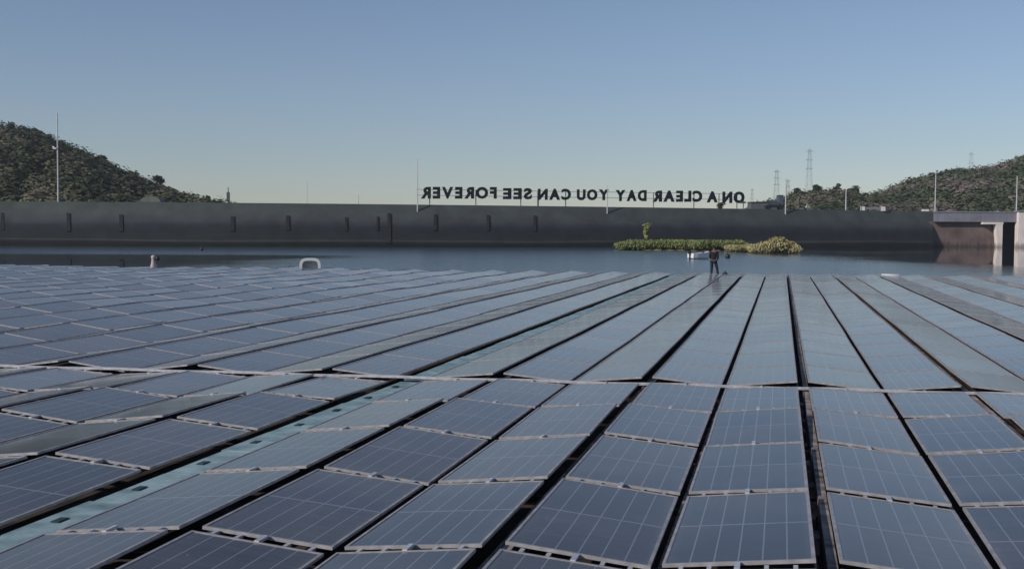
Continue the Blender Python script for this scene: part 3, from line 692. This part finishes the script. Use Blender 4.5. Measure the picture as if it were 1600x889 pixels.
# ------------------------------------------------------------------ hills
def interp(tab, x):
    if x <= tab[0][0]: return tab[0][1]
    for (a, ya), (b, yb) in zip(tab, tab[1:]):
        if x <= b: return ya + (yb - ya) * (x - a) / (b - a)
    return tab[-1][1]
def hill(name, tab, Yf, Yr, mat, zb=4.0, ntr=26, amp=1.0, noise=.5):
    px0, px1 = tab[0][0], tab[-1][0]; nx = 90; H = {}
    mb = MB(); nb = 6
    def zh(px, t):
        Y = Yf + (Yr - Yf) * t; top = PY(px, interp(tab, px), Yr).z
        k = math.sin(min(1, t) * math.pi / 2) ** 1.1
        z = zb + (top - zb) * k + noise * (math.sin(px * .05 + t * 6) + math.sin(px * .11 - t * 9) * .6) * (1 - k) * min(1, t * 4)
        if t > 1: z = zb + (top - zb) * max(0, math.cos((t - 1) * math.pi / 1.2 / 1.0)) if t < 1.6 else zb
        return Y, z
    ts = [i / ntr for i in range(ntr + 1)] + [1.1, 1.25, 1.4, 1.6]
    for i in range(nx + 1):
        px = px0 + (px1 - px0) * i / nx
        for t in ts:
            Y, z = zh(px, t); mb.v.append(((px - 800) / F * Y, Y, max(z, zb - .5)))
    n = len(ts)
    for i in range(nx):
        for j in range(n - 1): a = i * n + j; mb.f.append((a, a + n, a + n + 1, a + 1))
    o = mb.build(name, mat, None, True); tag(o, kind='structure')
    return zh
L_TAB = [(a_ - (8 if a_ > 200 else 0), b_ + 15) for a_, b_ in [(-900, 120), (-500, 130), (-250, 165), (-100, 185), (0, 204), (50, 210), (75, 216), (100, 228), (150, 250), (200, 272), (245, 288), (300, 308), (325, 313), (345, 321), (365, 332)]]
zl = hill('hill', L_TAB, 232, 400, MAT['hill_l'], zb=5.5)
R1_TAB = [(a_, b_ + 8) for a_, b_ in [(1165, 332), (1185, 322), (1225, 315), (1240, 306), (1262, 302), (1300, 302), (1330, 304), (1350, 310), (1400, 318), (1440, 334)]]
zr1 = hill('hill', R1_TAB, 275, 400, MAT['hill_r'], zb=5.5)
R2_TAB = [(a_, b_ + 11) for a_, b_ in [(1290, 330), (1340, 312), (1380, 303), (1405, 292), (1440, 280), (1480, 272), (1520, 269), (1555, 264), (1580, 256), (1600, 250), (1700, 225), (1900, 190), (2300, 170)]]
zr2 = hill('hill', R2_TAB, 330, 620, MAT['hill_r'], zb=5.5)
def scrub(name, zh, px0, px1, n, rsz, nper, leaf, mat, label, seed, tlo=.03, tone_f=None):
    q = random.Random(seed); cen, rad, tn = [], [], []
    for i in range(n):
        px = q.uniform(px0, px1); t = q.uniform(tlo, 1.03); Y, z = zh(px, t); r = rsz * q.uniform(.55, 1.5)
        if z < 5.7 and t < .02: continue
        cl_ = .5 + .5 * math.sin(px * .035 + t * 5 + seed) * math.cos(px * .013 - t * 11)
        cen.append(((px - 800) / F * Y, Y, z + r * .3)); rad.append((r, r, r * q.uniform(.55, .9)))
        tn.append(max(0, min(1, cl_ * .7 + .08 + q.uniform(-.16, .18) + (-.35 if q.random() < .12 else 0))))
    o = leaf_cloud(name, mat, cen, rad, nper, leaf, None, tn, .035); return tag(o, label, 'scrub', kind='stuff')
scrub('scrub', zl, -260, 352, 1500, 2.5, 190, .75, MAT['scrub_l'], 'dense dark green and brown scrub covering the left hill', 11)
scrub('scrub', zr1, 1172, 1425, 800, 2.0, 170, .62, MAT['scrub_r'], 'brownish scrub on the low hill behind the dam at right', 12)
scrub('scrub', zr2, 1320, 1720, 1700, 3.1, 150, 1.0, MAT['scrub_r'], 'brown and olive scrub on the higher hill at far right', 13)
def hill_tree(zh, px, t, h, r_, label, seed, name='tree', tf=.3, flat=.8, group=None, n=700, leaf=.5):
    Y, z = zh(px, t); return tree(name, ((px - 800) / F * Y, Y, z), h * 1.55, r_ * 1.2, MAT['tree'], label, 'tree', group, n=n, leaf=leaf, tone=.35, trunk_frac=tf, flat=flat, seed=seed)
G = 'trees standing out on the hills'
hill_tree(zl, 325, .97, 3.6, 1.25, 'small lone tree with visible trunk at the foot of the left hill', 21, tf=.45, group=G)
hill_tree(zl, 245, .95, 4.6, 2.4, 'rounded dark tree on the lower skyline of the left hill', 22, tf=.2, group=G)
hill_tree(zl, 207, .98, 3.6, 2.2, 'low dark tree halfway down the left hill skyline', 23, tf=.2, group=G)
hill_tree(zl, 160, .98, 3.8, 2.6, 'broad dark tree on the left hill skyline right of the tall mast', 24, tf=.2, group=G)
hill_tree(zl, 58, .98, 3.8, 2.7, 'dark round tree near the top of the left hill, left of the mast', 25, tf=.2, group=G)
hill_tree(zl, 18, .98, 4.2, 3.6, 'wide dark tree crowning the left hill at the photo edge', 26, tf=.2, group=G)
hill_tree(zl, 38, .98, 4.0, 2.2, 'second dark tree from the left edge on the hilltop', 27, tf=.2, group=G)
hill_tree(zr1, 1309, .97, 3.8, 1.6, 'dark round tree on the skyline just left of the short lamp post', 28, tf=.3, group=G)
hill_tree(zr1, 1333, .97, 4.2, 2.3, 'larger dark tree on the skyline just right of the short lamp post', 29, tf=.15, group=G)
hill_tree(zr1, 1277, .97, 3.0, 1.9, 'low dark tree on the middle of the low right hill', 30, tf=.2, group=G)
hill_tree(zr1, 1246, .97, 2.6, 1.8, 'small dark tree at the left end of the low right hill', 31, tf=.2, group=G)
hill_tree(zr2, 1452, .98, 4.2, 3.2, 'dark tree on the far right hill skyline left of the lamp post', 32, tf=.2, group=G)
hill_tree(zr2, 1503, .98, 3.6, 2.4, 'small dark tree on the far right skyline below the faint pylon', 33, tf=.2, group=G)
hill_tree(zr2, 1537, .98, 4.0, 3.0, 'dark tree on the far right skyline right of the faint pylon', 34, tf=.2, group=G)
hill_tree(zr2, 1592, .98, 4.5, 4.0, 'wide dark tree high on the far right hill at the photo edge', 35, tf=.2, group=G)
# ------------------------------------------------------------------ crest furniture
def crest(px, back=0.6): p = damP(min(px, 1457), HD, back); return Vector((p.x, p.y, HD - .08))
def lamp_post(px, h, label, r0=.13, r1=.07, arm=None, z0=None, y_off=None, name='lamp_post', mat=None, front=0.0):
    mat = mat or MAT['pole']
    if px <= 1457:
        p = crest(px, .7) if not front else damP(px, HD - front)
    else:
        q_ = PY(px, 332, Yw + .2); p = Vector((q_.x, q_.y, PY(1600, 334, Yw - 1).z))
    e = empty(name, p, label=label, cat='lamp post', group='poles along the dam crest')
    MB().tube([(0, 0, -.2), (0, 0, h * .5), (0, 0, h)], [r0, (r0 + r1) / 2, r1], 8).build('pole', mat, e)
    if arm: MB().tube([(0, 0, h - .05), (arm * .5, -.2, h + .1), (arm, -.4, h + .08)], .05, 6).build('arm', mat, e); 
    if arm: MB().box(arm - .25, arm + .25, -.55, -.3, h + .0, h + .12).build('lamp_head', mat, e)
    return e
e = lamp_post(92, 15.6, 'very tall mast with a small bracket in front of the left hill', .17, .10, name='mast')
MB().box(-.75, -.12, -.3, -.05, 9.3, 9.55).build('bracket', MAT['white'], e)
MB().box(-.8, -.5, -.34, -.02, 9.56, 9.8).build('camera_head', MAT['white'], e)
lamp_post(652, 9.6, 'pale lamp post just left of the sign letters', .12, .05, front=1.2)
lamp_post(948, 5.4, 'thin lamp post rising through the sign after the fourth word', .12, .04, front=1.2)
lamp_post(1226, 7.2, 'white lamp post between the sign and the low right hill', .15, .09, front=.9)
lamp_post(1320, 4.4, 'short pale lamp post between two dark trees', .15, .10)
lamp_post(1461, 9.3, 'tall pale lamp post at the corner where the bridge starts', .16, .09)
lamp_post(1588, 8.2, 'pale lamp post at the right end of the bridge', .16, .10)
lamp_post(480, 4.2, 'faint thin pole on the crest left of the sign', .05, .03, name='thin_pole')
lamp_post(560, 1.9, 'short faint post on the crest between thin pole and sign', .08, .05, name='short_post')
e = empty('signal_post', crest(357), label='short dark thick post on the crest where the left hill ends', cat='post')
MB().tube([(0, 0, -.2), (0, 0, 2.9)], [.10, .07], 8).build('pole', MAT['dark_pole'], e)
MB().box(-.26, .26, -.16, .16, .3, 2.0).build('cabinet', MAT['dark_pole'], e)
# pale domed hut at left
hp = damP(239, HD, 6.5); e = empty('domed_hut', (hp.x, hp.y, 7.55), label='pale green domed roof at the foot of the left hill', cat='hut')
mb = MB(); N_ = 12
for y in (-1.5, 1.5):
    for i in range(N_ + 1): a = math.pi * i / N_; mb.v.append((-1.9 * math.cos(a), y, .3 + 1.05 * math.sin(a)))
for i in range(N_): mb.f.append((i, i + 1, N_ + 2 + i, N_ + 1 + i))
mb.f.append(tuple(range(N_ + 1))); mb.f.append(tuple(range(N_ + 1, 2 * N_ + 2))); mb.build('roof', MAT['dome'], e)
MB().box(-1.9, 1.9, -1.45, 1.45, -1.2, .299).build('wall', MAT['shed'], e)
# shed group near the sign end
def cb(px0, px1, py, Y0, dep, mat, name, root, z0=6.8):
    a = PY(px0, py, Y0); b = PY(px1, py, Y0); return under(MB().box(a.x, b.x, Y0, Y0 + dep, z0, a.z).build(name, mat), root)
e = empty('shed', PY(1190, 322, 252), label='long low dark grey shed on the crest right of the sign', cat='shed')
cb(1174, 1216, 316.5, 250, 4, MAT['shed'], 'wall', e); cb(1173, 1217, 315.3, 249.8, 4.4, MAT['bluebox'], 'roof', e, PY(1173, 316.4, 249.8).z)
e = empty('control_cabin', PY(1219, 322, 252), label='small tall blue grey cabin at the right end of the low shed', cat='cabin')
cb(1217.5, 1224, 306, 251, 2.4, MAT['bluebox'], 'wall', e); cb(1217, 1224.5, 304.8, 250.9, 2.6, MAT['shed'], 'roof', e, PY(1217, 305.9, 251).z)
# dark parked car on the crest
cp = crest(1208, 1.6); e = empty('parked_car', cp + Vector((0, 0, 0)), R(4), 'dark car parked on the crest in front of the low shed', 'car')
prof = [(-1.9, .35), (-1.95, .75), (-1.2, .92), (-.7, 1.38), (.6, 1.42), (1.2, .95), (1.9, .80), (1.95, .35)]
mb = MB()
for y in (-.8, .8):
    for x, z in prof: mb.v.append((x, y, z + .08))
n = len(prof)
for i in range(n): mb.f.append((i, (i + 1) % n, n + (i + 1) % n, n + i))
mb.f.append(tuple(range(n))); mb.f.append(tuple(range(n, 2 * n))); mb.build('body', MAT['black'], e)
mb = MB(); mb.box(-.95, .85, -.815, -.803, 1.02, 1.36); mb.build('side_window', MAT['bluebox'], e)
for x in (-1.2, 1.2):
    for y in (-.8, .8):
        w_ = MB().tube([(x, y - .1, .34), (x, y + .1, .34)], .34, 14).build('wheel', MAT['black'], e)
tree('bush', crest(1125, 1.6), 1.3, 1.2, MAT['tree'], 'dark rounded bush on the crest below the sign letter A', 'bush', n=500, leaf=.2, tone=.4, trunk_frac=.05, seed=41)
# white barrier
e = empty('crest_barrier', crest(1362, .8), label='white ended low barrier on the crest in front of the right hills', cat='barrier')
x0 = crest(1348).x - crest(1362).x; x1 = crest(1376).x - crest(1362).x
MB().box(x0 - .45, x0 + .45, -.2, .2, 0, .95).build('end_block', MAT['white'], e); MB().box(x1 - .45, x1 + .45, -.2, .2, 0, .95).build('end_block', MAT['white'], e)
MB().box(x0 + .46, x1 - .46, -.06, .06, .35, .85).build('rail', MAT['concrete'], e)
e = empty('road_sign', crest(1260, .8), label='small white triangular marker on the crest at the low right hill', cat='marker')
MB().tube([(0, 0, 0), (0, 0, .6)], .05, 6).build('post', MAT['white'], e)
mb = MB(); mb.v = [(-.5, -.05, .5), (.5, -.05, .5), (0, -.05, 1.4), (-.5, .05, .5), (.5, .05, .5), (0, .05, 1.4)]; mb.f = [(0, 1, 2), (5, 4, 3), (0, 3, 4, 1), (1, 4, 5, 2), (2, 5, 3, 0)]; mb.build('plate', MAT['white'], e)
e = empty('white_cabinet', crest(1444, .8), label='low white cabinet on the crest near the bridge corner', cat='cabinet')
MB().box(-.7, .7, -.3, .3, 0, .55).build('body', MAT['white'], e); MB().box(-.75, .75, -.35, .35, .553, .62).build('lid', MAT['concrete'], e)
dk = PY(1559, 334, Yw + .6); e = empty('vent_dome', (dk.x, dk.y, dk.z - .1), label='small pale dome sitting on the bridge deck', cat='dome')
MB().lathe((0, 0, 0), [(.95, 0), (.9, .3), (.6, .6), (.15, .72)]).build('cap', MAT['concrete'], e, True)
MB().lathe((0, 0, .7), [(.12, 0), (.14, .12), (.05, .2)]).build('vent_pipe', MAT['concrete'], e)
# ------------------------------------------------------------------ the sign
words = [('ON', 1163, 1129, 316.5, 300), ('A', 1121, 1104.5, 315.5, 299.5), ('CLEAR', 1097, 1020, 314.5, 298.5), ('DAY', 1010, 962, 313.5, 297.5), ('YOU', 951, 901.5, 312, 296.5), ('CAN', 892, 840.5, 311.5, 295.5), ('SEE', 831, 786, 310.5, 294.5), ('FOREVER', 776, 657.5, 309.5, 292.7)]
sign = empty('slogan_sign', crest(910, 1.5), label='long row of mirrored black letters reading ON A CLEAR DAY YOU CAN SEE FOREVER', cat='sign')
def glyph(ch):
    cu = bpy.data.curves.new('g', 'FONT'); cu.body = ch; cu.size = 1; cu.offset = .048; cu.extrude = .06; cu.resolution_u = 3
    o = bpy.data.objects.new('g', cu); col.objects.link(o); dg = bpy.context.evaluated_depsgraph_get(); dg.update()
    m = bpy.data.meshes.new_from_object(o.evaluated_get(dg)); bpy.data.objects.remove(o)
    v = np.array([tuple(x.co) for x in m.vertices]); return m, v[:, 0].min(), v[:, 0].max(), v[:, 1].min(), v[:, 1].max()
adv = {}
cache = {}
ADV = {'I': .35, 'E': .9, 'F': .86, 'L': .86}
for wd, pxr, pxl, yb, yt in words:
    gs = [glyph(c) for c in wd]; gap = .13
    widths = [(g[2] - g[1]) for g in gs]; tot = sum(widths) + gap * (len(wd) - 1)
    pr = crest(pxr, 1.5); pl = crest(pxl, 1.5); Yr, Yl = pr.y, pl.y
    A = PY(pxr, (yb + .0), Yr); B = PY(pxl, yb, Yl); ht = PY(pxr, yt, Yr).z - A.z
    dirv = (Vector((B.x, B.y, 0)) - Vector((A.x, A.y, 0))); span = dirv.length; dirv.normalize(); nrm = Vector((dirv.y, -dirv.x, 0))
    cur = 0.0
    for g, w_ in zip(gs, widths):
        m, x0, x1, y0, y1 = g
        for v in m.vertices:
            a = (cur + v.co.x - x0) / tot * span; zz = (v.co.y - 0) / .70 * ht
            zz = (v.co.y - min(y0, 0) * 0) / .72 * ht
            base = Vector((A.x, A.y, A.z + (B.z - A.z) * a / span)) + dirv * a
            off_ = v.co.z * 2.2
            v.co = base + Vector((0, 0, zz)) + nrm * off_
        m.materials.clear(); m.materials.append(MAT['letter']); m.update()
        o = bpy.data.objects.new('letter', m); col.objects.link(o); under(o, sign); cur += w_ + gap
for px in (671, 743, 813, 840, 883, 948, 1020, 1083, 1122, 1150, 1160):
    p = crest(px, 1.8); top = PY(px, interp([(650, 296), (1170, 303)], px), p.y).z
    r_ = .16 if px == 840 else .09
    under(MB().tube([(p.x, p.y, HD - .2), (p.x, p.y, top)], r_, 6).build('post', MAT['signpost']), sign)
for dy in (3.5, 12.5):
    pts = []
    for px in range(650, 1175, 25):
        p = crest(px, 1.75); z = PY(px, interp([(650, 292.7 + dy), (1170, 300 + dy)], px), p.y).z; pts.append((p.x, p.y, z))
    under(MB().tube(pts, .045, 5).build('rail', MAT['signpost']), sign)
p = crest(1159, 1.2); o = under(MB().box(p.x - .5, p.x + .6, p.y - .2, p.y + .2, PY(1160, 318, p.y).z, PY(1160, 315, p.y).z).build('control_box', MAT['dark_pole']), sign)
# ------------------------------------------------------------------ pylons
def pylon(px, py_top, py_base, Y, label, w=5, arms=True):
    b = PY(px, py_base, Y); t = PY(px, py_top, Y); h = t.z - 5.5; e = empty('pylon', (b.x, Y, 5.5), label=label, cat='pylon', group='power pylons behind the dam')
    w0, w1 = w, w * .22; mb = MB(); K = 9
    for sx in (-1, 1):
        for sy in (-1, 1): MB().tube([(sx * w0 / 2, sy * w0 / 2, -.5), (sx * w1 / 2, sy * w1 / 2, h)], .07, 5).build('leg', MAT['pylon'], e)
    for k in range(K):
        z0, z1 = h * k / K, h * (k + 1) / K; a = w0 + (w1 - w0) * k / K; c = w0 + (w1 - w0) * (k + 1) / K
        for s in (-1, 1):
            mb.tube([(-a / 2, s * a / 2, z0), (c / 2, s * c / 2, z1)], .035, 4); mb.tube([(a / 2, s * a / 2, z0), (-c / 2, s * c / 2, z1)], .035, 4)
            mb.tube([(s * a / 2, -a / 2, z0), (s * c / 2, c / 2, z1)], .035, 4); mb.tube([(-c / 2, s * c / 2, z1), (c / 2, s * c / 2, z1)], .035, 4)
    mb.build('bracing', MAT['pylon'], e)
    if arms:
        for kz in (.97, .86, .75):
            m2 = MB(); m2.tube([(-w * .42, 0, h * kz), (0, 0, h * kz + .6), (w * .42, 0, h * kz)], .08, 4); m2.tube([(-w * .42, 0, h * kz), (w * .42, 0, h * kz)], .07, 4); m2.build('crossarm', MAT['pylon'], e)
pylon(1264, 233, 300, 760, 'tallest grey lattice pylon above the low right hill', 6)
pylon(1213, 266, 318, 800, 'grey lattice pylon above the low shed', 6)
pylon(1231, 281, 310, 900, 'shorter pylon just right of the white lamp post', 5)
pylon(1517, 238, 272, 1100, 'faint pylon standing behind the far right hill', 8)
pylon(1175, 295, 318, 1300, 'very faint small pylon at the right end of the sign', 6)
# ------------------------------------------------------------------ light, sky
SUN_AZ = -122.0; SUN_EL = 28.0
w_ = bpy.data.worlds.new('World'); sc.world = w_; w_.use_nodes = True; nt = w_.node_tree
sky = nt.nodes.new('ShaderNodeTexSky'); sky.sky_type = 'NISHITA'; sky.sun_disc = False; sky.sun_elevation = R(SUN_EL); sky.sun_rotation = R(SUN_AZ % 360)
sky.air_density = 1.0; sky.dust_density = .25; sky.ozone_density = 3.0; sky.altitude = 0
bg = nt.nodes['Background']; hs = nt.nodes.new('ShaderNodeHueSaturation'); hs.inputs['Saturation'].default_value = .93; hs.inputs['Value'].default_value = 1.0
nt.links.new(sky.outputs[0], hs.inputs['Color']); tn_ = nt.nodes.new('ShaderNodeMix'); tn_.data_type = 'RGBA'; tn_.blend_type = 'MULTIPLY'; tn_.inputs[0].default_value = 1; tn_.inputs[7].default_value = (.975, .97, 1.055, 1)
nt.links.new(hs.outputs[0], tn_.inputs[6]); nt.links.new(tn_.outputs[2], bg.inputs[0]); bg.inputs[1].default_value = .079
sd = bpy.data.lights.new('sun', 'SUN'); sd.energy = 3.0; sd.angle = R(.6); sd.color = (1, .93, .84); so = bpy.data.objects.new('sun', sd); col.objects.link(so)
sv = Vector((math.sin(R(SUN_AZ)) * math.cos(R(SUN_EL)), math.cos(R(SUN_AZ)) * math.cos(R(SUN_EL)), math.sin(R(SUN_EL))))
so.rotation_euler = sv.to_track_quat('Z', 'Y').to_euler()
HAZE = 0.00015
if HAZE:
    hz = MB().box(-1300, 1300, -950, 1500, -5, 130).build('haze', None); tag(hz, kind='stuff')
    m = bpy.data.materials.new('haze air'); m.use_nodes = True; n_ = m.node_tree; n_.nodes.remove(n_.nodes['Principled BSDF'])
    pv = n_.nodes.new('ShaderNodeVolumePrincipled'); pv.inputs['Density'].default_value = HAZE; pv.inputs['Color'].default_value = (.85, .92, 1, 1)
    n_.links.new(pv.outputs[0], n_.nodes['Material Output'].inputs['Volume']); hz.data.materials.append(m)
sc.view_settings.view_transform = 'Standard'; sc.view_settings.look = 'None'; sc.view_settings.gamma = 1; sc.view_settings.exposure = 0.05
sc.render.engine = 'CYCLES'
